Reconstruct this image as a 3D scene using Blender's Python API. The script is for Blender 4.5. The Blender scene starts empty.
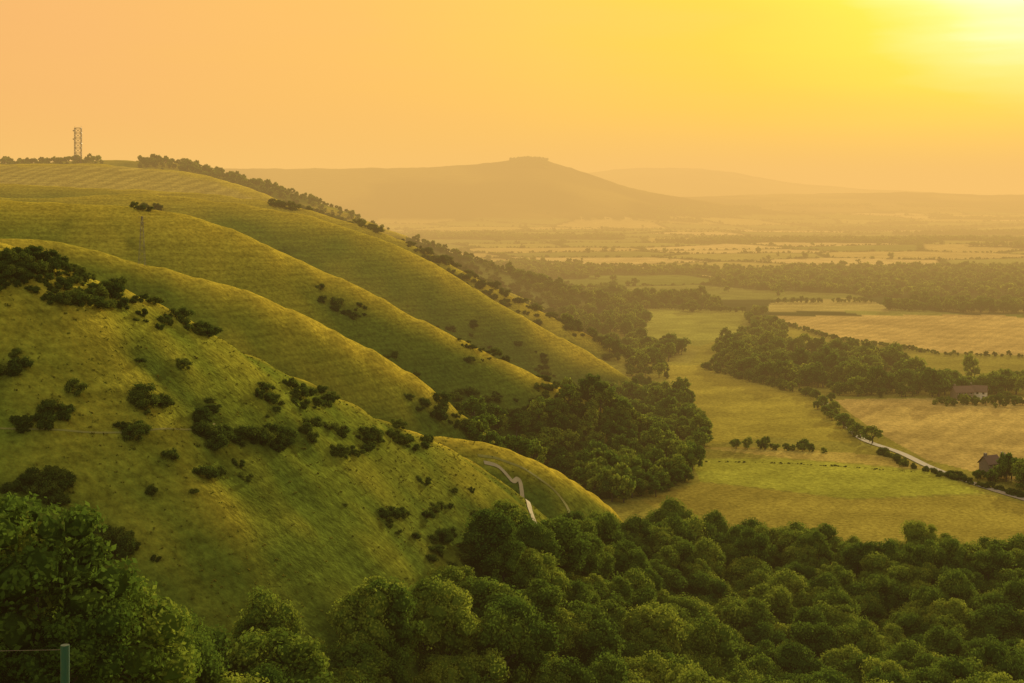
import bpy, bmesh, math, random
import numpy as np
from mathutils import Vector
rng = np.random.default_rng(7)
random.seed(7)
scene = bpy.context.scene
F = 1500.0
FLOOR = -100.0
SUN_AZ, SUN_EL = 20.0, 11.0

# ---------------------------------------------------------------- noise
def _hash(i, j, s):
    n = (i.astype(np.int64) * 374761393 + j.astype(np.int64) * 668265263 + s * 1442695041) & 0xffffffff
    n = ((n ^ (n >> 13)) * 1274126177) & 0xffffffff
    return ((n ^ (n >> 16)) & 0xffff) / 65535.0
def vnoise(x, y, s=0):
    xi = np.floor(x); yi = np.floor(y)
    fx = x - xi; fy = y - yi
    fx = fx * fx * (3 - 2 * fx); fy = fy * fy * (3 - 2 * fy)
    a = _hash(xi, yi, s); b = _hash(xi + 1, yi, s); c = _hash(xi, yi + 1, s); d = _hash(xi + 1, yi + 1, s)
    return (a * (1 - fx) + b * fx) * (1 - fy) + (c * (1 - fx) + d * fx) * fy
def fbm(x, y, s=0, o=4):
    t = 0; a = .5; n = 0
    for k in range(o):
        t = t + a * vnoise(x * 2 ** k + 17.3 * k, y * 2 ** k - 9.1 * k, s + k); n += a; a *= .5
    return t / n
def sstep(a, b, x):
    t = np.clip((x - a) / (b - a), 0, 1); return t * t * (3 - 2 * t)
def smax(a, b, k):
    h = np.clip(.5 + .5 * (a - b) / k, 0, 1)
    return b + (a - b) * h + k * h * (1 - h)

# ---------------------------------------------------------------- terrain
def catmull(pts, n=3):
    p = np.array(pts, float); out = []
    for i in range(len(p) - 1):
        p0 = p[max(i - 1, 0)]; p1 = p[i]; p2 = p[i + 1]; p3 = p[min(i + 2, len(p) - 1)]
        for k in range(n):
            t = k / n
            out.append(.5 * ((2 * p1) + (-p0 + p2) * t + (2 * p0 - 5 * p1 + 4 * p2 - p3) * t * t + (-p0 + 3 * p1 - 3 * p2 + p3) * t ** 3))
    out.append(p[-1]); return np.array(out)
def crest(rows):   # rows of image pixel x, image pixel y and a chosen depth, unprojected -> world xyz
    return catmull([((a - 512) / F * y, y, -(b - 190) / F * y) for a, b, y in rows], 2)

RIDGES = []
def ridge(rows, w, sn, sf, k, reach):
    RIDGES.append((crest(rows), w, sn, sf, k, reach))
# near spur
ridge([(-420,190,200),(-250,212,220),(-100,232,230),(0,250,238),(60,270,245),(145,306,256),(200,330,265),(290,372,280),(370,412,295),(430,440,309),(470,466,321),(505,502,335),(545,545,345),(600,600,350)], 7, .62, 1.0, 6, 260)
# little knoll with the track
ridge([(400,440,352),(440,446,357),(480,450,362),(530,464,369),(570,484,378),(600,508,386),(640,545,394)], 4, .6, .6, 4, 160)
# second spur
ridge([(-330,213,330),(-200,228,365),(0,243,392),(60,248,402),(130,259,412),(200,273,420),(290,311,432),(370,354,442),(440,400,452),(480,432,458),(530,470,464)], 6, .70, 1.0, 6, 280)
# third hill, two folds
ridge([(-350,190,500),(-100,197,525),(0,201,538),(90,205,546),(170,212,552),(230,226,556),(300,256,562),(380,298,568),(460,340,575),(540,380,582),(610,412,590),(660,445,596)], 9, .62, 1.0, 7, 350)
ridge([(-350,186,650),(-100,192,680),(0,197,698),(90,196,710),(190,198,718),(270,206,724),(350,228,728),(430,264,730),(520,312,730),(600,362,730),(670,402,728),(720,430,726)], 9, .55, .9, 7, 380)
# a shoulder showing behind
ridge([(-350,175,790),(0,186,825),(150,190,838),(230,195,846),(310,208,850),(400,238,852),(480,278,852),(560,322,848),(640,366,840)], 10, .5, .8, 8, 400)
# upper far field hill
ridge([(-350,160,1000),(-100,162,1050),(0,165,1070),(90,164,1085),(150,167,1095),(210,178,1100),(260,194,1100),(330,219,1095),(400,245,1090),(480,280,1080),(560,318,1070)], 20, .36, .5, 14, 500)
ridge([(-300,160,1340),(0,162,1380),(100,161,1390),(180,164,1370),(250,183,1320),(330,208,1290),(400,235,1270),(470,260,1250),(560,288,1230),(640,318,1210),(700,335,1200)], 20, .36, .5, 14, 650)
# distant downs
ridge([(-500,150,4300),(100,168,4600),(200,169,4700),(260,168,4800),(330,168,4850),(400,167,4900),(450,165,4950),(490,162,5000),(512,159,5000),(540,159,5000),(556,163,5000),(585,173,5000),(615,183,5000),(650,193,5000),(730,205,5000)], 50, .2, .3, 40, 2600)
ridge([(560,199,5800),(700,196,6000),(850,194,6300),(1150,194,6600)], 150, .06, .1, 30, 3000)
ridge([(520,188,9000),(590,173,9000),(640,168,9000),(700,169,9000),(760,177,9000),(840,188,9000),(950,193,9000)], 200, .15, .2, 40, 3000)

def ridge_h(X, Y, pts, w, sn, sf):
    num = np.zeros(X.shape); den = np.zeros(X.shape)
    for a, b in zip(pts[:-1], pts[1:]):
        dx, dy = b[0] - a[0], b[1] - a[1]
        L2 = dx * dx + dy * dy
        if L2 < 1e-6: continue
        t = np.clip(((X - a[0]) * dx + (Y - a[1]) * dy) / L2, 0, 1)
        ex = X - (a[0] + t * dx); ey = Y - (a[1] + t * dy)
        d = np.sqrt(ex * ex + ey * ey)
        side = (dx * ey - dy * ex) / (math.sqrt(L2) * (d + 1e-3))
        s = sn + (sf - sn) * (.5 + .5 * side)
        h = a[2] + t * (b[2] - a[2]) - s * (np.sqrt(d * d + w * w) - w)
        wt = 1.0 / (d * d + 4.0) ** 3
        num += wt * h; den += wt
    return num / den

def H(X, Y):
    X = np.asarray(X, float); Y = np.asarray(Y, float)
    R = np.sqrt(X * X + Y * Y)
    base = FLOOR + 55 * sstep(5000, 14000, R) + (fbm(X / 900, Y / 900, 5, 3) - .5) * 30 * sstep(1300, 3500, R) + (fbm(X / 140, Y / 140, 8, 3) - .5) * 3.0
    up = -1.7 - .385 * np.maximum(Y, 0) + .02 * np.minimum(Y, 0) + 12 * sstep(-10, -70, X) * sstep(20, 90, Y)
    h = smax(base, up, 26)
    for pts, w, sn, sf, k, reach in RIDGES:
        x0, x1 = pts[:, 0].min() - reach, pts[:, 0].max() + reach
        y0, y1 = pts[:, 1].min() - reach, pts[:, 1].max() + reach
        m = (X > x0) & (X < x1) & (Y > y0) & (Y < y1)
        if not m.any(): continue
        hr = ridge_h(X[m], Y[m], pts, w, sn, sf)
        h[m] = smax(h[m], hr, k)
    hill = sstep(-97, -80, h) * sstep(60, 160, R)
    h = h + hill * ((fbm(X / 45, Y / 45, 21, 3) - .5) * 6.5 + (fbm(X / 8, Y / 8, 31, 2) - .5) * .8)
    h = h + hill * (fbm(X / 400, Y / 400, 41, 4) - .5) * 22 * sstep(2500, 4000, R)
    return h

def hit(px, py, y0=60.0):
    Y = np.geomspace(y0, 14000, 2600); X = (px - 512) / F * Y; z = -(py - 190) / F * Y
    g = H(X, Y); i = np.argmax(g > z)
    if i == 0: i = len(Y) - 1
    return np.array([X[i], Y[i], g[i]])
def fl(px, py):
    Y = -FLOOR * F / (py - 190); return ((px - 512) / F * Y, Y)
def inpoly(X, Y, poly):
    r = np.zeros(X.shape, bool); n = len(poly)
    for i in range(n):
        x1, y1 = poly[i]; x2, y2 = poly[(i + 1) % n]
        if y1 == y2: continue
        c = ((y1 > Y) != (y2 > Y)) & (X < (x2 - x1) * (Y - y1) / (y2 - y1) + x1)
        r ^= c
    return r
def seen(X, Y, Z):
    return 512 + F * X / Y, 190 - F * Z / Y

CELL = 255.
def voro(X, Y, cell, seed):
    ca, sa = math.cos(.35), math.sin(.35)
    u = (X * ca + Y * sa) / cell; v = (-X * sa + Y * ca) / (cell * .8)
    ui = np.floor(u); vi = np.floor(v)
    f1 = np.full(X.shape, 1e9); f2 = np.full(X.shape, 1e9); idv = np.zeros(X.shape)
    for a in (-1, 0, 1):
        for b in (-1, 0, 1):
            ci, cj = ui + a, vi + b
            px = ci + .15 + .7 * _hash(ci, cj, seed); py = cj + .15 + .7 * _hash(ci, cj, seed + 9)
            d = np.hypot(u - px, v - py); rid = _hash(ci, cj, seed + 4)
            c = d < f1
            f2 = np.where(c, f1, np.minimum(f2, d)); idv = np.where(c, rid, idv); f1 = np.where(c, d, f1)
    return (f2 - f1) * cell * .5, idv

FIELDS = [  # outline, colour, stripes
 ([(655,366),(705,366),(765,383),(832,405),(852,446),(770,440),(700,446),(690,400)], (.34,.31,.05), 0.0),
 ([(690,458),(790,462),(930,474),(985,494),(850,500),(700,482)], (.31,.33,.045), 0.3),
 ([(690,447),(760,450),(900,460),(930,473),(790,461)], (.40,.33,.08), 0.0),
 ([(640,500),(700,483),(850,501),(990,496),(1110,525),(1150,575),(900,560),(700,535)], (.32,.28,.05), 0.3),
 ([(835,402),(1024,399),(1140,398),(1140,500),(1010,482),(925,462),(870,430)], (.48,.38,.12), .7),
 ([(598,305),(745,311),(752,330),(700,347),(640,337)], (.27,.29,.06), 0.0),
 ([(765,316),(1000,314),(1120,330),(1120,357),(940,352),(835,338)], (.48,.37,.13), .7),
 ([(640,340),(700,350),(690,364),(650,362)], (.28,.27,.06), 0.0),
 ([(770,303),(860,298),(900,311),(765,312)], (.35,.31,.10), 0.0),
]
FW = [([fl(*p) for p in poly], c, s) for poly, c, s in FIELDS]
TOPFIELD = [(-100,164),(0,166),(130,166),(205,178),(253,198),(250,206),(170,198),(90,196),(0,199),(-100,200)]

def ground_colour(X, Y, Z, curv):
    R = np.hypot(X, Y)
    n1 = fbm(X / 60, Y / 60, 51, 4)[:, None]; n2 = fbm(X / 12, Y / 12, 61, 3)[:, None]; n3 = fbm(X / 25, Y / 25, 66, 3)[:, None]
    g = np.array([.13, .175, .020]); dry = np.array([.42, .355, .04]); dark = np.array([.042, .075, .012])
    cv = curv[:, None]
    m = np.clip((n1 - .44) * 1.8 + cv * 1.0 + .15 * sstep(450, 900, R)[:, None], 0, 1)  # dry grass patches; curvature paints lit crests, distance term paints golden haze
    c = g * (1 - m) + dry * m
    d = np.clip((.50 - n2) * 2.2 + (.47 - n3) * 2.0 - cv * 1.6, 0, .85); c = c * (1 - d) + dark * d  # random dark mottle; curvature term paints shade into the hollows
    lush_shade = (sstep(-22, -70, Z) * (Z > -98))[:, None] * np.clip(.75 - cv, 0, .85)  # greener lower slopes, with slope and hollow shade painted into the colour
    c = c * (1 - lush_shade) + dark * lush_shade * 1.35
    floor = (Z < -93) & (R > 380)
    base = np.array([.26, .25, .045]) * (.7 + .6 * n1)
    c = np.where(floor[:, None], base, c)
    far = (R > 1150) & (Z < -40)
    e1, id1 = voro(X, Y, CELL, 3)
    pal = np.array([[.44,.36,.12],[.22,.25,.06],[.13,.18,.035],[.36,.32,.09],[.28,.28,.07],[.56,.45,.18],[.18,.21,.05]])
    vc = pal[(id1 * 6.99).astype(int)] * (.8 + .4 * n1)
    hm = sstep(3, 10, e1)[:, None]; vc = vc * hm + np.array([.04, .06, .02]) * (1 - hm)
    c = np.where(far[:, None], vc, c)
    fw = (far & (fbm(X / 500, Y / 260, 77, 3) > .60))
    c = np.where(fw[:, None], np.array([.04, .06, .018]), c)
    dist = (R > 3600) & (Z > -80)
    wd = np.clip((fbm(X / 300, Y / 300, 91, 3)[:, None] - .36) * 5, 0, 1)
    c = np.where(dist[:, None], np.array([.19, .17, .045]) * (1 - wd) + np.array([.025, .035, .012]) * wd, c)
    st = np.zeros(X.shape)
    for poly, col, s in FW:
        k = inpoly(X, Y, poly) & (Z < -90)
        v = (.72 + .56 * n1[k]) * (.84 + .32 * n2[k])
        c[k] = np.array(col) * v; st[k] = s
    px, py = 512 + F * X / np.maximum(Y, 1), 190 - F * Z / np.maximum(Y, 1)
    k2 = (Y > 900) & (Y < 1280) & (Z > -14) & (X < -140) & inpoly(px, py, TOPFIELD)
    c[k2] = np.array([.45, .38, .08]) * (.85 + .3 * n1[k2]); st[k2] = 1.6
    return np.clip(c, .01, .9), st

# polar sheet centred on the viewpoint hill
deg = np.concatenate([np.arange(-24, 24, .048), np.linspace(24, 60, 60, endpoint=False), np.linspace(60, 300, 70, endpoint=False), np.linspace(300, 336, 60, endpoint=False)])
th = np.radians(deg)
rr = np.concatenate([[.05], np.geomspace(2, 95, 40), np.geomspace(97, 1100, 520), np.geomspace(1110, 32000, 360)])
A, Rr = np.meshgrid(th, rr)
X = (np.sin(A) * Rr).ravel(); Y = (np.cos(A) * Rr).ravel()
Z = H(X, Y)
nr, nc = len(rr), len(th)
Zg = Z.reshape(nr, nc)
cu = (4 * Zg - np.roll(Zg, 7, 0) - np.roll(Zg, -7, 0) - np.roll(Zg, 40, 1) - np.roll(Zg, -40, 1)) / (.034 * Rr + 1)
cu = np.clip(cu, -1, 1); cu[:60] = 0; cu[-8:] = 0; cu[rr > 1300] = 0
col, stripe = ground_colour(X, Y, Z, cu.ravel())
me = bpy.data.meshes.new("terrain")
me.vertices.add(nr * nc); me.vertices.foreach_set("co", np.stack([X, Y, Z], 1).astype(np.float32).ravel())
i = np.arange(nr - 1)[:, None]; j = np.arange(nc)[None, :]; j2 = (j + 1) % nc
q = np.stack([i * nc + j, (i * nc + j2), (i + 1) * nc + j2, (i + 1) * nc + j], -1).reshape(-1, 4)[:, ::-1]
nf = len(q)
me.loops.add(nf * 4); me.polygons.add(nf)
me.loops.foreach_set("vertex_index", q.astype(np.int32).ravel())
me.polygons.foreach_set("loop_start", (np.arange(nf) * 4).astype(np.int32))
me.polygons.foreach_set("use_smooth", np.ones(nf, bool))
me.update(calc_edges=True)
ca = me.color_attributes.new("Col", 'FLOAT_COLOR', 'POINT')
ca.data.foreach_set("color", np.concatenate([col, stripe[:, None]], 1).astype(np.float32).ravel())
terrain = bpy.data.objects.new("terrain", me); scene.collection.objects.link(terrain)

# ---------------------------------------------------------------- materials
def newmat(name):
    m = bpy.data.materials.new(name); m.use_nodes = True; nt = m.node_tree; nt.nodes.clear()
    return m, nt, nt.nodes, nt.links
def simple(name, c, rough=.8, metal=0, var=.15, scale=3.0):
    m, nt, N, L = newmat(name)
    o = N.new('ShaderNodeOutputMaterial'); b = N.new('ShaderNodeBsdfPrincipled')
    tc = N.new('ShaderNodeTexCoord'); nz = N.new('ShaderNodeTexNoise'); nz.inputs['Scale'].default_value = scale
    mr = N.new('ShaderNodeMapRange'); mr.inputs['To Min'].default_value = 1 - var; mr.inputs['To Max'].default_value = 1 + var
    mx = N.new('ShaderNodeVectorMath'); mx.operation = 'SCALE'; mx.inputs[0].default_value = c
    L.new(tc.outputs['Object'], nz.inputs['Vector']); L.new(nz.outputs['Fac'], mr.inputs['Value']); L.new(mr.outputs[0], mx.inputs['Scale'])
    L.new(mx.outputs[0], b.inputs['Base Color']); b.inputs['Roughness'].default_value = rough; b.inputs['Metallic'].default_value = metal
    L.new(b.outputs[0], o.inputs[0]); return m

m, nt, N, L = newmat("downland_ground")
o = N.new('ShaderNodeOutputMaterial'); dif = N.new('ShaderNodeBsdfDiffuse'); at = N.new('ShaderNodeAttribute'); at.attribute_name = "Col"
geo = N.new('ShaderNodeNewGeometry')
def noise(scale, detail=4, rough=.6, vec=None):
    n = N.new('ShaderNodeTexNoise'); n.inputs['Scale'].default_value = scale; n.inputs['Detail'].default_value = detail; n.inputs['Roughness'].default_value = rough
    L.new(vec or geo.outputs['Position'], n.inputs['Vector']); return n
def mrange(src, a, b, c, d):
    r = N.new('ShaderNodeMapRange'); r.inputs['From Min'].default_value = a; r.inputs['From Max'].default_value = b; r.inputs['To Min'].default_value = c; r.inputs['To Max'].default_value = d
    L.new(src, r.inputs['Value']); return r.outputs[0]
def mul(a, b, op='MULTIPLY'):
    x = N.new('ShaderNodeMath'); x.operation = op; L.new(a, x.inputs[0])
    if isinstance(b, float): x.inputs[1].default_value = b
    else: L.new(b, x.inputs[1])
    return x.outputs[0]
nA = noise(.7, 4, .75)
mpt = N.new('ShaderNodeMapping'); mpt.inputs['Scale'].default_value = (.04, .04, 1.0); L.new(geo.outputs['Position'], mpt.inputs['Vector'])
nT = noise(1.1, 1, .6, mpt.outputs[0])
v = mul(mrange(nA.outputs['Fac'], .3, .7, .55, 1.45), mrange(nT.outputs['Fac'], .35, .65, .86, 1.14))
wv = N.new('ShaderNodeTexWave'); wv.inputs['Scale'].default_value = .04; wv.inputs['Distortion'].default_value = 2.0; wv.inputs['Detail'].default_value = 1
mp = N.new('ShaderNodeMapping'); mp.inputs['Rotation'].default_value = (0, 0, .5); L.new(geo.outputs['Position'], mp.inputs['Vector']); L.new(mp.outputs[0], wv.inputs['Vector'])
wr = mrange(wv.outputs['Fac'], 0, 1, .88, 1.06)
mx = N.new('ShaderNodeMix'); mx.data_type = 'FLOAT'; mx.clamp_factor = False; L.new(at.outputs['Alpha'], mx.inputs[0]); mx.inputs[2].default_value = 1; L.new(wr, mx.inputs[3])
v = mul(v, mx.outputs[0])
sc = N.new('ShaderNodeVectorMath'); sc.operation = 'SCALE'; L.new(at.outputs['Color'], sc.inputs[0]); L.new(v, sc.inputs['Scale'])
L.new(sc.outputs[0], dif.inputs['Color'])
bp = N.new('ShaderNodeBump'); bp.inputs['Strength'].default_value = .6; bp.inputs['Distance'].default_value = .6
nB = noise(.8, 2, .7); L.new(nB.outputs['Fac'], bp.inputs['Height']); L.new(bp.outputs[0], dif.inputs['Normal'])
L.new(dif.outputs[0], o.inputs[0])
me.materials.append(m)

def foliage(name, c1, c2, c3, trans=.3):
    m, nt, N, L = newmat(name)
    o = N.new('ShaderNodeOutputMaterial'); d = N.new('ShaderNodeBsdfDiffuse'); t = N.new('ShaderNodeBsdfTranslucent'); mi = N.new('ShaderNodeMixShader'); mi.inputs[0].default_value = trans
    oi = N.new('ShaderNodeObjectInfo'); at = N.new('ShaderNodeAttribute'); at.attribute_name = "shade"
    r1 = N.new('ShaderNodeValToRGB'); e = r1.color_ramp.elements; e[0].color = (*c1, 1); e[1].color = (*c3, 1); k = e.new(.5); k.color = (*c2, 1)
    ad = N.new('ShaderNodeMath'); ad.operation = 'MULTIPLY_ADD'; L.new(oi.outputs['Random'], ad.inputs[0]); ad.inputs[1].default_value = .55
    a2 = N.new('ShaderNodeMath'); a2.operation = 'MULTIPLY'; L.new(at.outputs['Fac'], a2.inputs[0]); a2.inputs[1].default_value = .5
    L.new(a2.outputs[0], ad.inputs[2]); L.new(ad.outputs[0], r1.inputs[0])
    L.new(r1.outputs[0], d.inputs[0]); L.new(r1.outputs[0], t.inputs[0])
    L.new(d.outputs[0], mi.inputs[1]); L.new(t.outputs[0], mi.inputs[2]); L.new(mi.outputs[0], o.inputs[0]); return m
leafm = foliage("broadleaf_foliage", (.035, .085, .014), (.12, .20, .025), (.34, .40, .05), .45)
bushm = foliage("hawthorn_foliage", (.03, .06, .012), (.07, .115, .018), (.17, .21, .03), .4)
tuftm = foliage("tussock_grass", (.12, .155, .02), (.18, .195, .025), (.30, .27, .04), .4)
bark = simple("bark", (.09, .07, .05), .9)

# ---------------------------------------------------------------- trees
bm = bmesh.new(); bmesh.ops.create_icosphere(bm, subdivisions=1, radius=1)
ICL_V = np.array([v.co[:] for v in bm.verts]); ICL_F = np.array([[v.index for v in f.verts] for f in bm.faces]); bm.free()
def unit(a): return a / (np.linalg.norm(a, axis=-1, keepdims=True) + 1e-9)
def tube(p0, p1, r0, r1, n=7):
    p0 = np.array(p0, float); p1 = np.array(p1, float); d = unit(p1 - p0)
    a = unit(np.cross(d, [.3, .9, .1])); b = np.cross(d, a); ang = np.arange(n) / n * 2 * math.pi
    ring = np.cos(ang)[:, None] * a + np.sin(ang)[:, None] * b
    v = np.concatenate([p0 + ring * r0, p1 + ring * r1]); f = [(k, (k + 1) % n, n + (k + 1) % n, n + k) for k in range(n)]
    return v, f
def build_tree(name, seed, Ht, R, ncl, nl, leaf, mat, trunk=True, cz=.6, core=True):
    r = np.random.default_rng(seed)
    V = []; Fc = []; S = []; M = []; off = 0
    def add(v, f, s, mi):
        nonlocal off
        V.append(v); Fc.extend([tuple(int(q) + off for q in k) for k in f]); S.append(np.full(len(v), s) if np.isscalar(s) else s); M.extend([mi] * len(f)); off += len(v)
    d = unit(r.normal(size=(ncl, 3))); d[:, 2] = np.abs(d[:, 2]) * np.where(r.random(ncl) < .75, 1, -.75)
    rad = .4 + .5 * r.random(ncl) ** .6
    lean = r.normal(size=3) * [.12 * R, .12 * R, 0]
    vr = Ht * (1 - cz) * .95
    C = d * rad[:, None] * [R, R, vr] + [0, 0, Ht * cz] + lean * (d[:, 2:3] + .3)
    CR = R * (.22 + .2 * r.random(ncl))
    shade = r.random(ncl)
    for k in range(ncl):
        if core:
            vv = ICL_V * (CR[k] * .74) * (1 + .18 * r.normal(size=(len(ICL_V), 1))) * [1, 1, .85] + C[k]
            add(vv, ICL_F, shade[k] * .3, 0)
        dd = r.normal(size=(nl, 3)); dd[:, 2] += .3; dd = unit(dd)
        rd = CR[k] * (.72 + .48 * r.random((nl, 1)) ** 1.3)
        p = C[k] + dd * rd * [1, 1, .85]
        ins = (np.linalg.norm((p[:, None] - C[None]) / CR[None, :, None], axis=2) < .74).sum(1) > 0
        dd = dd[~ins]; p = p[~ins]; n = len(p)
        if n == 0: continue
        nn = unit(dd + .5 * r.normal(size=(n, 3))); t = unit(np.cross(nn, r.normal(size=(n, 3)))); b = np.cross(nn, t)
        s = leaf * (.5 + .9 * r.random((n, 1)))
        q = np.stack([p - t * s, p - b * s * .6, p + t * s, p + b * s * .6], 1).reshape(-1, 3)
        f = np.arange(n * 4).reshape(-1, 4)
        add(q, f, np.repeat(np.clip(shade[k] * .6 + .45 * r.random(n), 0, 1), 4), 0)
    if trunk:
        v_, f_ = tube((0, 0, -.6), (lean[0] * .3, lean[1] * .3, Ht * .4), R * .075, R * .05); add(v_, f_, 0., 1)
        for k in range(min(6, ncl)):
            v_, f_ = tube((lean[0] * .25, lean[1] * .25, Ht * (.25 + .03 * k)), C[k], R * .04, R * .012, 5); add(v_, f_, 0., 1)
    me = bpy.data.meshes.new(name); me.from_pydata(np.concatenate(V).tolist(), [], Fc)
    me.materials.append(mat); me.materials.append(bark)
    me.polygons.foreach_set("material_index", np.array(M, np.int32))
    a = me.attributes.new("shade", 'FLOAT', 'POINT'); a.data.foreach_set("value", np.concatenate(S).astype(np.float32))
    me.update(); return me
def collect(name, meshes):
    c = bpy.data.collections.new(name)
    for k, mm in enumerate(meshes):
        ob = bpy.data.objects.new("%s_%02d" % (mm.name, k), mm); c.objects.link(ob)
    return c
near_meshes = [build_tree("broadleaf_tree", 100 + k, 10.5 + 1.2 * (k % 3), 4.6 + .5 * (k % 2), 36, 320, .20, leafm, cz=.52) for k in range(7)]
mid_meshes = [build_tree("broadleaf_tree_mid", 200 + k, 10 + (k % 3), 5 + .5 * (k % 2), 17, 80, .5, leafm, cz=.5) for k in range(5)]
far_meshes = [build_tree("broadleaf_tree_far", 300 + k, 9, 6, 9, 26, 1.1, leafm, cz=.45) for k in range(4)]
bush_meshes = [build_tree("hawthorn_bush", 400 + k, 2.4, 2.0, 14, 150, .13, bushm, trunk=False, cz=.36) for k in range(5)]
tuft_meshes = [build_tree("grass_tussock", 500 + k, .45, .7, 5, 12, .12, tuftm, trunk=False, cz=.3) for k in range(3)]
C_near = collect("tree_kinds_near", near_meshes); C_mid = collect("tree_kinds_mid", mid_meshes); C_far = collect("tree_kinds_far", far_meshes); C_bush = collect("bush_kinds", bush_meshes); C_tuft = collect("tussock_kinds", tuft_meshes)

def gn_group(coll):
    g = bpy.data.node_groups.new("scatter_" + coll.name, 'GeometryNodeTree')
    g.interface.new_socket("Geometry", in_out='INPUT', socket_type='NodeSocketGeometry'); g.interface.new_socket("Geometry", in_out='OUTPUT', socket_type='NodeSocketGeometry')
    n = g.nodes; l = g.links
    gi = n.new('NodeGroupInput'); go = n.new('NodeGroupOutput'); ip = n.new('GeometryNodeInstanceOnPoints'); ci = n.new('GeometryNodeCollectionInfo')
    ci.inputs['Collection'].default_value = coll; ci.inputs['Separate Children'].default_value = True; ci.inputs['Reset Children'].default_value = True
    ip.inputs['Pick Instance'].default_value = True
    def na(name, t):
        a = n.new('GeometryNodeInputNamedAttribute'); a.data_type = t; a.inputs['Name'].default_value = name; return a.outputs['Attribute']
    er = n.new('FunctionNodeEulerToRotation')
    l.new(gi.outputs[0], ip.inputs['Points']); l.new(ci.outputs[0], ip.inputs['Instance']); l.new(na("idx", 'INT'), ip.inputs['Instance Index'])
    l.new(na("rot", 'FLOAT_VECTOR'), er.inputs[0]); l.new(er.outputs[0], ip.inputs['Rotation']); l.new(na("scl", 'FLOAT_VECTOR'), ip.inputs['Scale'])
    l.new(ip.outputs[0], go.inputs[0]); return g
GROUPS = {}
def scatter(name, coll, P, smin, smx, sink=.3, flat=1.0):
    n = len(P)
    print(name, n)
    if n == 0: return
    if coll.name not in GROUPS: GROUPS[coll.name] = gn_group(coll)
    me = bpy.data.meshes.new(name); P = np.array(P, float); P[:, 2] -= sink
    me.from_pydata(P.tolist(), [], [])
    s = smin + (smx - smin) * rng.random((n, 1)); s = s * (1 + .14 * rng.normal(size=(n, 3)).clip(-1.5, 1.5)); s[:, 2] *= flat
    a = me.attributes.new("scl", 'FLOAT_VECTOR', 'POINT'); a.data.foreach_set("vector", s.astype(np.float32).ravel())
    r = np.zeros((n, 3)); r[:, 2] = rng.random(n) * 6.283; r[:, :2] = rng.normal(size=(n, 2)) * .05
    a = me.attributes.new("rot", 'FLOAT_VECTOR', 'POINT'); a.data.foreach_set("vector", r.astype(np.float32).ravel())
    a = me.attributes.new("idx", 'INT', 'POINT'); a.data.foreach_set("value", rng.integers(0, len(coll.objects), n).astype(np.int32))
    ob = bpy.data.objects.new(name, me); scene.collection.objects.link(ob)
    md = ob.modifiers.new("scatter", 'NODES'); md.node_group = GROUPS[coll.name]
    return ob
def jgrid(x0, x1, y0, y1, s):
    gx, gy = np.meshgrid(np.arange(x0, x1, s), np.arange(y0, y1, s)); n = gx.size
    x = gx.ravel() + (rng.random(n) - .5) * s * .95; y = gy.ravel() + (rng.random(n) - .5) * s * .95
    return x, y, H(x, y)
def wood(name, coll, box, poly, smin, smx, thr=None, nscale=30):
    x, y, z = jgrid(*box); px, py = seen(x, y, z)
    k = inpoly(px, py, poly)
    if thr is not None: k &= fbm(x / nscale, y / nscale, 123, 3) > thr
    return scatter(name, coll, np.stack([x, y, z], 1)[k], smin, smx)

# foreground wood
x, y, z = jgrid(-110, 240, 105, 425, 5.6); px, py = seen(x, y, z)
edge = np.interp(px, [-200, 0, 110, 190, 330, 420, 450, 520, 600, 660, 800, 1024, 1300], [650, 650, 700, 668, 648, 622, 600, 562, 554, 552, 562, 580, 600])
k = (py > edge) & (py < 1100) & (y > np.interp(px, [0, 150, 300, 450, 600], [105, 122, 145, 195, 222]))
scatter("foreground_woodland", C_near, np.stack([x, y, z], 1)[k], .45, 1.12)
for (bx, Yd, s) in [(40, 118, 1.5), (112, 124, 1.2), (-35, 120, 1.5), (150, 130, .95)]:
    X0 = (bx - 512) / F * Yd; Z0 = float(H(np.array([X0]), np.array([float(Yd)]))[0])
    ob = bpy.data.objects.new("broadleaf_tree", near_meshes[random.randrange(6)]); ob.location = (X0, Yd, Z0 - .2); ob.scale = (s,) * 3; ob.rotation_euler = (0, 0, random.random() * 6)
    scene.collection.objects.link(ob)
for (bx, by, s) in [(500, 552, .85), (480, 558, .6), (520, 556, .7)]:
    p = hit(bx, by); ob = bpy.data.objects.new("broadleaf_tree", near_meshes[random.randrange(6)]); ob.location = (p[0], p[1], p[2] - .2); ob.scale = (s,) * 3; scene.collection.objects.link(ob)
# scarp woods
wood("scarp_foot_woodland", C_mid, (-60, 140, 395, 740, 5.6), [(560,405),(610,392),(650,392),(690,404),(708,440),(690,482),(650,500),(600,505),(570,478),(520,466),(450,442),(450,430),(520,425)], .35, .95, thr=.27, nscale=22)
wood("scarp_foot_scrub", C_bush, (-80, 140, 395, 760, 4.5), [(400,398),(460,392),(520,400),(600,385),(650,385),(690,410),(690,482),(600,500),(500,455),(430,428)], .6, 1.7, thr=.40, nscale=16)
wood("scarp_woodland", C_mid, (-60, 260, 800, 1500, 7.5), [(500,264),(560,275),(620,292),(650,320),(640,335),(660,368),(700,398),(690,406),(650,392),(610,360),(560,318),(520,290)], .35, .9, thr=.36, nscale=50)
wood("hillside_scrub", C_bush, (-260, 120, 740, 1250, 5.0), [(255,200),(330,212),(420,248),(500,280),(600,330),(650,385),(640,392),(590,366),(520,318),(430,268),(350,232),(290,212)], .6, 1.9, thr=.43, nscale=26)
wood("hillside_scrub", C_bush, (-160, 120, 480, 740, 4.5), [(300,280),(420,325),(470,320),(560,360),(640,400),(600,400),(500,400),(430,392),(360,340)], .4, 1.5, thr=.53, nscale=14)
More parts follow.
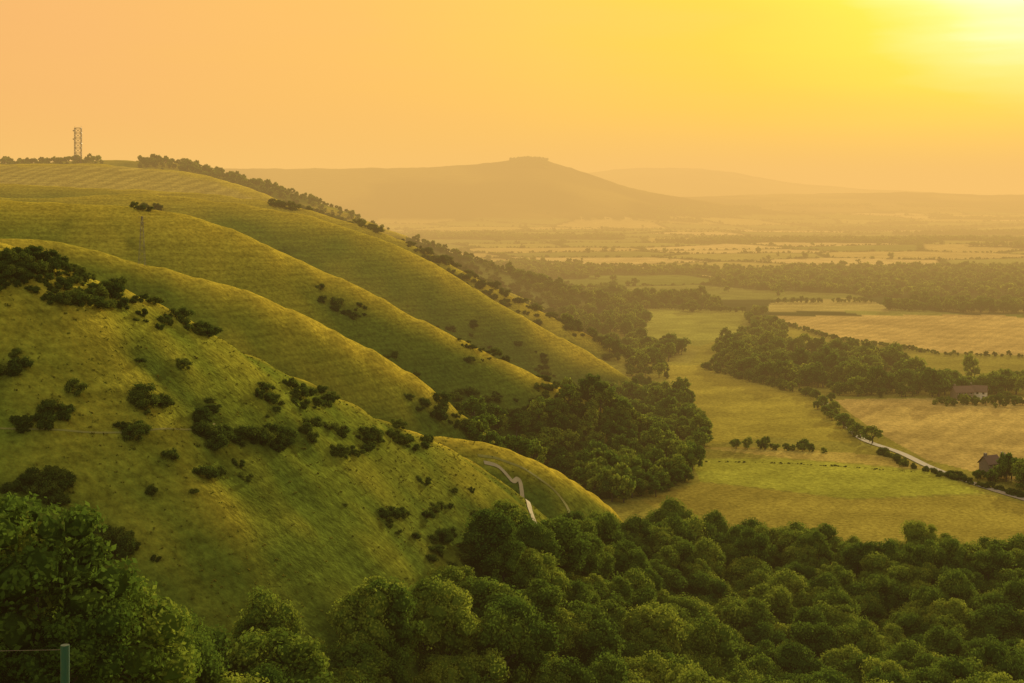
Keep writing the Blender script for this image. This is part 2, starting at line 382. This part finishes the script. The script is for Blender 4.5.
wood("hillside_scrub", C_bush, (-230, -40, 500, 720, 4.0), [(120,198),(190,200),(200,212),(130,210)], .5, 1.3, thr=.5, nscale=12)
wood("ridge_top_woodland", C_mid, (-440, -200, 1250, 1450, 6.0), [(138,155),(180,158),(250,178),(300,195),(300,206),(250,193),(180,172),(138,169)], .28, .65)
wood("ridge_top_scrub", C_mid, (-260, 60, 1180, 1380, 6.0), [(280,188),(330,204),(400,230),(470,255),(560,284),(560,296),(470,270),(400,249),(330,221),(280,204)], .18, .5, thr=.38, nscale=30)
wood("hilltop_woodland", C_mid, (-640, -350, 1150, 1480, 7.0), [(0,150),(102,150),(102,170),(0,170)], .3, .6)
wood("summit_woodland", C_far, (-50, 170, 4850, 5150, 9.0), [(510,150),(546,150),(548,170),(510,170)], .5, 1.0)
def plain_wood(name, coll, poly, s, a, b, thr=None, ns=60):
    pw = [fl(*p) for p in poly]; xs = [p[0] for p in pw]; ys = [p[1] for p in pw]
    x, y, z = jgrid(min(xs), max(xs), min(ys), max(ys), s); k = inpoly(x, y, pw)
    if thr is not None: k &= fbm(x / ns, y / ns, 5, 3) > thr
    return scatter(name, coll, np.stack([x, y, z], 1)[k], a, b)
plain_wood("valley_woodland", C_mid, [(712,360),(740,350),(850,355),(930,372),(1024,384),(1140,386),(1140,400),(880,400),(820,398),(760,382),(712,370)], 7.5, .35, 1.15, .36, 35)
plain_wood("valley_woodland", C_mid, [(590,300),(700,301),(735,308),(690,312),(600,306)], 8, .6, 1.2, .36)
plain_wood("valley_woodland", C_mid, [(880,305),(1100,303),(1100,314),(1000,313),(890,311)], 8, .5, 1.0, .38)
plain_wood("valley_woodland", C_mid, [(745,316),(765,314),(800,350),(745,352),(705,350),(755,335)], 8, .4, .9, .42)
plain_wood("valley_woodland", C_mid, [(640,345),(690,352),(660,368),(640,366)], 8, .5, .9)
plain_wood("garden_trees", C_mid, [(1003,478),(1060,465),(1100,500),(1040,502),(1012,492)], 6, .5, .85, .3, 20)
plain_wood("garden_trees", C_mid, [(976,479),(1002,479),(1004,485),(978,484)], 3.5, .18, .42)
plain_wood("garden_trees", C_mid, [(925,404),(1024,402),(1024,409),(925,409)], 5, .2, .5, .36, 20)
def hedge(name, coll, pts, s, a, b, gap=.0, wob=1.0):
    w = [fl(*p) for p in pts]; out = []
    for p, q in zip(w[:-1], w[1:]):
        n = max(int(math.dist(p, q) / s), 1)
        for t in np.arange(n) / n:
            if random.random() < gap: continue
            out.append((p[0] + (q[0] - p[0]) * t + random.gauss(0, wob), p[1] + (q[1] - p[1]) * t + random.gauss(0, wob)))
    o = np.array(out); z = H(o[:, 0], o[:, 1]); return scatter(name, coll, np.column_stack([o, z]), a, b)
hedge("hedgerow", C_mid, [(738,450),(780,452),(822,455)], 1.5, .2, .42, .02, 1.5)
hedge("hedgerow", C_mid, [(822,408),(858,440),(880,452)], 5, .3, .7, .1, 2)
hedge("hedgerow", C_bush, [(880,456),(905,468),(960,482),(1024,498),(1100,518)], 1.2, .4, 1.1, .12)
hedge("hedgerow", C_bush, [(700,462),(790,466),(930,476)], 1.0, .12, .3, .15, .3)
hedge("hedgerow", C_mid, [(700,368),(765,385),(835,407)], 2.5, .2, .55, .1)
hedge("hedgerow", C_mid, [(765,318),(835,340),(940,354),(1100,358)], 2.0, .16, .36, .03)
hedge("hedgerow", C_mid, [(600,306),(745,312)], 3, .25, .6, .1)
hedge("hedgerow", C_mid, [(870,303),(770,303)], 3, .25, .6, .1)
x = rng.uniform(-1700, 2600, 900000); y = rng.uniform(1380, 6000, 900000)
k = (np.abs(x / y) < .42); x = x[k]; y = y[k]
e1, i1 = voro(x, y, CELL, 3)
k = (e1 < 3.6); xa = x[k]; ya = y[k]; z = H(xa, ya); k = z < -55
scatter("distant_hedgerows", C_far, np.stack([xa, ya, z], 1)[k], .15, .5, flat=.8)
x = x[::3]; y = y[::3]; e1 = e1[::3]; cp = fbm(x / 500, y / 260, 77, 3)
k = ((cp > .60) & (rng.random(len(x)) < .45)) | (rng.random(len(x)) < .0006) | ((e1 < 5) & (rng.random(len(x)) < .05))
x = x[k]; y = y[k]; z = H(x, y); k = z < -55
scatter("distant_woodland", C_far, np.stack([x, y, z], 1)[k], .5, 1.0)

B = []
def cl(px, py, n, rx, ry):
    for _ in range(n):
        p = hit(px + random.gauss(0, rx), py + random.gauss(0, ry))
        if p[1] < 330: B.append(p)
cl(35, 274, 70, 30, 8); cl(95, 298, 50, 24, 7); cl(10, 262, 22, 14, 5); cl(205, 334, 12, 12, 4); cl(203, 408, 6, 5, 4); cl(205, 432, 16, 9, 7)
cl(262, 442, 34, 22, 5); cl(152, 406, 6, 8, 3); cl(370, 442, 10, 7, 3); cl(402, 442, 8, 6, 3); cl(425, 446, 6, 5, 3); cl(345, 455, 8, 10, 3); cl(45, 490, 26, 12, 9)
cl(290, 395, 18, 20, 6); cl(325, 408, 10, 10, 4); cl(60, 415, 6, 8, 3); cl(12, 376, 5, 7, 3); cl(440, 545, 8, 6, 8); cl(470, 560, 14, 16, 10); cl(110, 550, 26, 26, 10); cl(450, 505, 8, 12, 16); cl(170, 322, 10, 14, 4)
cl(130, 430, 5, 10, 4); cl(330, 430, 6, 14, 5); cl(235, 470, 4, 16, 5); cl(30, 430, 5, 14, 4); cl(400, 520, 5, 10, 8)
for _ in range(24):
    p = hit(random.uniform(0, 470), random.uniform(350, 570))
    if p[1] < 320: B.append(p)
scatter("hawthorn_scrub", C_bush, np.array(B), .22, 1.0, .15)
x, y, z = jgrid(-135, 20, 130, 360, 1.5); k = (z > -85) & (fbm(x / 14, y / 14, 71, 3) + .5 * (rng.random(len(x)) - .5) > .46)
scatter("tussock_grass", C_tuft, np.stack([x, y, z], 1)[k], .25, .65, .1)

# ---------------------------------------------------------------- roads and tracks
def ribbon(name, pts, width, mat, lift=.22):
    c = catmull(pts, 14); v = []; f = []
    for k in range(len(c)):
        t = c[min(k + 1, len(c) - 1)] - c[max(k - 1, 0)]; n = np.array([-t[1], t[0]]) / (np.hypot(t[0], t[1]) + 1e-9)
        for s in (-1, -.33, .33, 1):
            q = c[k][:2] + n * s * width / 2; v.append((q[0], q[1], float(H(q[:1], q[1:2])[0]) + lift))
        if k: f += [(4 * k - 4 + j, 4 * k - 3 + j, 4 * k + 1 + j, 4 * k + j) for j in range(3)]
    me = bpy.data.meshes.new(name); me.from_pydata(v, [], f); me.materials.append(mat)
    ob = bpy.data.objects.new(name, me); scene.collection.objects.link(ob); return ob
lane = simple("lane_surface", (.32, .29, .24), .9, 0, .15, .2); chalk = simple("chalk_track_surface", (.36, .33, .22), .95, 0, .25, .4); path = simple("trodden_grass", (.20, .21, .05), .95, 0, .3, .4)
ribbon("country_lane", [fl(*p) for p in [(824,404),(845,425),(862,442),(900,456),(930,470),(975,486),(1024,500),(1100,520)]], 3.2, lane)
ribbon("chalk_track", [hit(*p)[:2] for p in [(484,464),(499,470),(512,482),(522,496),(530,510),(536,526)]], 1.0, chalk)
ribbon("footpath", [hit(*p)[:2] for p in [(0,431),(60,432),(120,433),(180,430),(215,425)]], .28, path, .05)
ribbon("footpath", [hit(*p)[:2] for p in [(478,456),(520,468),(550,488),(566,506),(572,524)]], .8, path, .12)

# ---------------------------------------------------------------- structures
steel = simple("galvanised_steel", (.16, .14, .13), .5, .6)
def lattice(name, loc, parts):
    root = bpy.data.objects.new(name, None); root.location = loc; scene.collection.objects.link(root)
    for pn, ss in parts.items():
        V = []; Fc = []; off = 0
        for p0, p1, r in ss:
            v, f = tube(p0, p1, r, r, 6); V += v.tolist(); Fc += [tuple(q + off for q in k) for k in f]; Fc += [tuple(range(off, off + 6)), tuple(range(off + 6, off + 12))]; off += 12
        me = bpy.data.meshes.new(pn); me.from_pydata(V, [], Fc); me.materials.append(steel)
        ob = bpy.data.objects.new(pn, me); ob.parent = root; scene.collection.objects.link(ob)
    return root
x0, y0 = (78 - 512) / F * 1370, 1370.; z0 = float(H(np.array([x0]), np.array([y0]))[0])
hw, hd, TH = 2.9, 1.5, (190 - 128) / F * 1370 - z0
legs = [((sx * hw, sy * hd, -.5), (sx * hw, sy * hd, TH), .34) for sx in (-1, 1) for sy in (-1, 1)]
br = []; n = 7
for k in range(n):
    a, b = TH * k / n, TH * (k + 1) / n
    for sy in (-1, 1):
        br += [((-hw, sy * hd, b), (hw, sy * hd, b), .28)]
        br += [((-hw, sy * hd, a), (hw, sy * hd, b), .12), ((hw, sy * hd, a), (-hw, sy * hd, b), .12)]
    for sx in (-1, 1): br += [((sx * hw, -hd, a), (sx * hw, hd, b), .1), ((sx * hw, -hd, b), (sx * hw, hd, b), .12)]
dr = [((sx * (hw + .7), -hd - .9, TH * t), (sx * (hw + .7), -hd + .2, TH * t), .65) for sx, t in [(-1, .92), (1, .85), (-1, .68), (1, .55)]]
aer = [((sx * hw, 0, TH), (sx * hw, 0, TH + 1.8), .12) for sx in (-1, 1)]
lattice("telecom_mast", (x0, y0, z0), {"legs": legs, "bracing": br, "dish_antennas": dr, "whip_aerials": aer})
Yp = 412.; x0 = (142 - 512) / F * Yp; z0 = float(H(np.array([x0]), np.array([Yp]))[0]); TH = (190 - 216) / F * Yp - z0
lg = [((sx * .9, sy * .9, -.3), (sx * .15, sy * .15, TH), .045) for sx in (-1, 1) for sy in (-1, 1)]
br = []; n = 9
for k in range(n):
    a, b = TH * k / n, TH * (k + 1) / n; wa = .9 - .75 * k / n; wb = .9 - .75 * (k + 1) / n
    for s in (-1, 1): br += [((-wa, s * wa, a), (wb, s * wb, b), .022), ((wa, s * wa, a), (-wb, s * wb, b), .022), ((s * wa, -wa, a), (s * wb, wb, b), .022)]
arm = [((-1.1, 0, TH * t), (1.1, 0, TH * t), .05) for t in (.98, .86)]
lattice("electricity_pylon", (x0, Yp, z0), {"legs": lg, "bracing": br, "crossarms": arm})

green = simple("green_paint", (.015, .08, .07), .5)
root = bpy.data.objects.new("wire_fence", None); scene.collection.objects.link(root)
Yf = 16.; fx = (65 - 512) / F * Yf; V = []; Fc = []; off = 0
top = -(645 - 190) / F * Yf
for k in range(4):
    xx = fx - k * 3.0; yy = Yf - k * .2; g = float(H(np.array([xx]), np.array([yy]))[0])
    v, f = tube((xx, yy, g - .3), (xx, yy, top), .048, .048, 10); V += v.tolist(); Fc += [tuple(q + off for q in kk) for kk in f] + [tuple(range(off + 10, off + 20))]; off += 20
me = bpy.data.meshes.new("posts"); me.from_pydata(V, [], Fc); me.materials.append(green); ob = bpy.data.objects.new("posts", me); ob.parent = root; scene.collection.objects.link(ob)
V = []; Fc = []; off = 0
for dz in (.05, .5, 1.0, 1.6):
    v, f = tube((fx, Yf, top - dz), (fx - 9, Yf - .6, top - dz), .003, .003, 5); V += v.tolist(); Fc += [tuple(q + off for q in kk) for kk in f]; off += 10
me = bpy.data.meshes.new("wires"); me.from_pydata(V, [], Fc); me.materials.append(steel); ob = bpy.data.objects.new("wires", me); ob.parent = root; scene.collection.objects.link(ob)

brick = simple("red_brick", (.21, .16, .12), .9, 0, .2, 2.); tile = simple("clay_tiles", (.15, .095, .07), .85, 0, .25, 1.5); glass = simple("window_glass", (.05, .06, .07), .15); white = simple("white_paint", (.7, .66, .58), .6)
def mesh_obj(name, V, Fc, mat, root):
    me = bpy.data.meshes.new(name); me.from_pydata(V, [], Fc); me.materials.append(mat); ob = bpy.data.objects.new(name, me); ob.parent = root; scene.collection.objects.link(ob)
def boxv(x0, x1, y0, y1, z0, z1):
    V = [(x, y, z) for z in (z0, z1) for y in (y0, y1) for x in (x0, x1)]
    return V, [(0, 2, 3, 1), (4, 5, 7, 6), (0, 1, 5, 4), (2, 6, 7, 3), (0, 4, 6, 2), (1, 3, 7, 5)]
def house(px, py, rot, L_=11, Wd=7, hh=4.6, wallm=brick, name="brick_house"):
    fx, fy = fl(px, py); g = float(H(np.array([fx]), np.array([fy]))[0])
    root = bpy.data.objects.new(name, None); root.location = (fx, fy, g - .1); root.rotation_euler = (0, 0, rot); scene.collection.objects.link(root)
    a, b = L_ / 2, Wd / 2; rh = hh + 2.4
    V = [(-a, -b, 0), (a, -b, 0), (a, b, 0), (-a, b, 0), (-a, -b, hh), (a, -b, hh), (a, b, hh), (-a, b, hh), (-a, 0, rh), (a, 0, rh)]
    mesh_obj("walls", V, [(0, 1, 5, 4), (2, 3, 7, 6), (1, 2, 6, 9, 5), (3, 0, 4, 8, 7)], wallm, root)
    e = .45; zz = hh - .2
    V = []; Fc = []
    for sgn in (-1, 1):
        o_ = len(V); V += [(-a - e, sgn * (b + e), zz), (a + e, sgn * (b + e), zz), (a + e, 0, rh + .12), (-a - e, 0, rh + .12), (-a - e, sgn * (b + e), zz + .18), (a + e, sgn * (b + e), zz + .18), (a + e, 0, rh + .3), (-a - e, 0, rh + .3)]
        Fc += [tuple(o_ + q for q in f) for f in [(0, 1, 2, 3), (4, 5, 6, 7), (0, 1, 5, 4), (1, 2, 6, 5), (3, 0, 4, 7)]]
    mesh_obj("roof", V, Fc, tile, root)
    V, Fc = boxv(-a + .3, -a + 1.2, -.45, .45, rh - 1, rh + 1.2); mesh_obj("chimney", V, Fc, brick, root)
    V = []; Fc = []; V2 = []; F2 = []
    for zc in (1.4, 3.2):
        for xc in (-a * .62, 0 if zc > 2 else -a * .2, a * .68):
            v, f = boxv(xc - .6, xc + .6, -b - .05, -b + .02, zc - .55, zc + .55); F2 += [tuple(q + len(V2) for q in k) for k in f]; V2 += v
            v, f = boxv(xc - .5, xc + .5, -b - .09, -b - .052, zc - .45, zc + .45); Fc += [tuple(q + len(V) for q in k) for k in f]; V += v
    mesh_obj("window_frames", V2, F2, white, root); mesh_obj("windows", V, Fc, glass, root)
    v, f = boxv(a * .2, a * .2 + .95, -b - .07, -b + .02, 0, 2.1); mesh_obj("door", v, f, white, root)
house(990, 474, .5, 6, 4.5, 3.6); house(1003, 472, 1.1, 5.5, 4.5, 3.6); house(962, 401, .2, 9, 6, 3.9); house(978, 400, -.4, 8, 6, 3.9, wallm=white, name="whitewashed_cottage")

# ---------------------------------------------------------------- haze: absorbing volumes with an added glow in place of scattered sunlight
def haze(name, sig, colr, box):
    m, nt, N, L = newmat(name + "_air")
    o = N.new('ShaderNodeOutputMaterial'); ab = N.new('ShaderNodeVolumeAbsorption'); em = N.new('ShaderNodeEmission'); ad = N.new('ShaderNodeAddShader')
    ab.inputs['Color'].default_value = (0, 0, 0, 1); ab.inputs['Density'].default_value = sig
    em.inputs['Color'].default_value = (*colr, 1); em.inputs['Strength'].default_value = sig
    L.new(ab.outputs[0], ad.inputs[0]); L.new(em.outputs[0], ad.inputs[1]); L.new(ad.outputs[0], o.inputs['Volume'])
    V, Fc = boxv(*box)
    me = bpy.data.meshes.new(name); me.from_pydata(V, [], Fc); me.materials.append(m)
    bmx = bmesh.new(); bmx.from_mesh(me); bmesh.ops.recalc_face_normals(bmx, faces=bmx.faces); bmx.to_mesh(me); bmx.free()
    scene.collection.objects.link(bpy.data.objects.new(name, me))
haze("haze", .00007, (.92, .53, .16), (-40000, 40000, -40000, 40000, -400, 160))
haze("valley_haze", .00023, (.95, .56, .16), (-39000, 39000, 520, 39500, -390, 140))

# ---------------------------------------------------------------- sky
w = bpy.data.worlds.new("World"); scene.world = w; w.use_nodes = True; nt = w.node_tree; N = nt.nodes; L = nt.links; N.clear()
out = N.new('ShaderNodeOutputWorld'); bg = N.new('ShaderNodeBackground'); bg2 = N.new('ShaderNodeBackground'); ads = N.new('ShaderNodeAddShader')
sky = N.new('ShaderNodeTexSky'); sky.sky_type = 'NISHITA'; sky.sun_disc = False; sky.sun_elevation = math.radians(SUN_EL); sky.sun_rotation = math.radians(SUN_AZ); sky.dust_density = 5; sky.air_density = 1.5
L.new(sky.outputs[0], bg.inputs[0]); bg.inputs[1].default_value = .006
sd = (math.sin(math.radians(SUN_AZ)) * math.cos(math.radians(SUN_EL)), math.cos(math.radians(SUN_AZ)) * math.cos(math.radians(SUN_EL)), math.sin(math.radians(SUN_EL)))
tc = N.new('ShaderNodeTexCoord'); nrm = N.new('ShaderNodeVectorMath'); nrm.operation = 'NORMALIZE'; L.new(tc.outputs['Generated'], nrm.inputs[0])
dt = N.new('ShaderNodeVectorMath'); dt.operation = 'DOT_PRODUCT'; L.new(nrm.outputs[0], dt.inputs[0]); dt.inputs[1].default_value = sd
ac = N.new('ShaderNodeMath'); ac.operation = 'ARCCOSINE'; L.new(dt.outputs['Value'], ac.inputs[0])
mp = N.new('ShaderNodeMapping'); mp.inputs['Scale'].default_value = (2.5, 2.5, 20); mp.inputs['Rotation'].default_value = (0, .25, 0); L.new(nrm.outputs[0], mp.inputs[0])
nz = N.new('ShaderNodeTexNoise'); nz.inputs['Scale'].default_value = 2.2; nz.inputs['Detail'].default_value = 5; L.new(mp.outputs[0], nz.inputs[0])
nm = N.new('ShaderNodeMath'); nm.operation = 'MULTIPLY_ADD'; L.new(nz.outputs['Fac'], nm.inputs[0]); nm.inputs[1].default_value = .10; nm.inputs[2].default_value = -.05
aa = N.new('ShaderNodeMath'); aa.operation = 'ADD'; L.new(ac.outputs[0], aa.inputs[0]); L.new(nm.outputs[0], aa.inputs[1])
dv = N.new('ShaderNodeMath'); dv.operation = 'DIVIDE'; L.new(aa.outputs[0], dv.inputs[0]); dv.inputs[1].default_value = math.radians(90)
rp = N.new('ShaderNodeValToRGB'); cr = rp.color_ramp; e = cr.elements
def stop(degv, c):
    k = cr.elements.new(degv / 90); k.color = (*c, 1)
e[0].position = 0; e[0].color = (1.4, 1.3, 1.0, 1); e[1].position = 1; e[1].color = (.48, .46, .36, 1)
stop(3.5, (1.1, 1.0, .70)); stop(6, (1.04, .86, .22)); stop(8.5, (1.02, .73, .01)); stop(13, (1.0, .63, .02)); stop(19, (.99, .59, .08)); stop(26, (.96, .52, .12)); stop(36, (.93, .47, .15)); stop(46, (.88, .43, .15)); stop(65, (.62, .46, .25))
L.new(dv.outputs[0], rp.inputs[0])
sep = N.new('ShaderNodeSeparateXYZ'); L.new(nrm.outputs[0], sep.inputs[0])
hz = N.new('ShaderNodeMapRange'); hz.inputs['From Min'].default_value = -.01; hz.inputs['From Max'].default_value = .075; L.new(sep.outputs['Z'], hz.inputs['Value'])
hz.interpolation_type = 'SMOOTHSTEP'
# horizon glow: warmer and brighter beneath the sun
hr = N.new('ShaderNodeValToRGB'); he = hr.color_ramp.elements; he[0].position = .1; he[0].color = (.97, .58, .11, 1); he[1].position = .5; he[1].color = (.88, .44, .14, 1); L.new(dv.outputs[0], hr.inputs[0])
mix = N.new('ShaderNodeMix'); mix.data_type = 'RGBA'; L.new(hz.outputs[0], mix.inputs[0]); L.new(hr.outputs[0], mix.inputs[6]); L.new(rp.outputs[0], mix.inputs[7])
L.new(mix.outputs[2], bg2.inputs[0]); bg2.inputs[1].default_value = 1.0
L.new(bg.outputs[0], ads.inputs[0]); L.new(bg2.outputs[0], ads.inputs[1]); L.new(ads.outputs[0], out.inputs[0])

sun = bpy.data.lights.new("sun", 'SUN'); sun.energy = 5; sun.angle = math.radians(.5); sun.color = (1, .80, .42)
so = bpy.data.objects.new("sun", sun); scene.collection.objects.link(so)
so.rotation_euler = Vector(sd).to_track_quat('Z', 'Y').to_euler()

cam = bpy.data.cameras.new("camera"); cam.sensor_width = 36; cam.lens = 36 * F / 1024; cam.shift_y = -151.5 / 1024; cam.clip_start = .1; cam.clip_end = 90000
co = bpy.data.objects.new("camera", cam); co.rotation_euler = (math.radians(90), 0, 0); scene.collection.objects.link(co); scene.camera = co
scene.view_settings.view_transform = 'Standard'; scene.view_settings.look = 'None'; scene.view_settings.exposure = 0
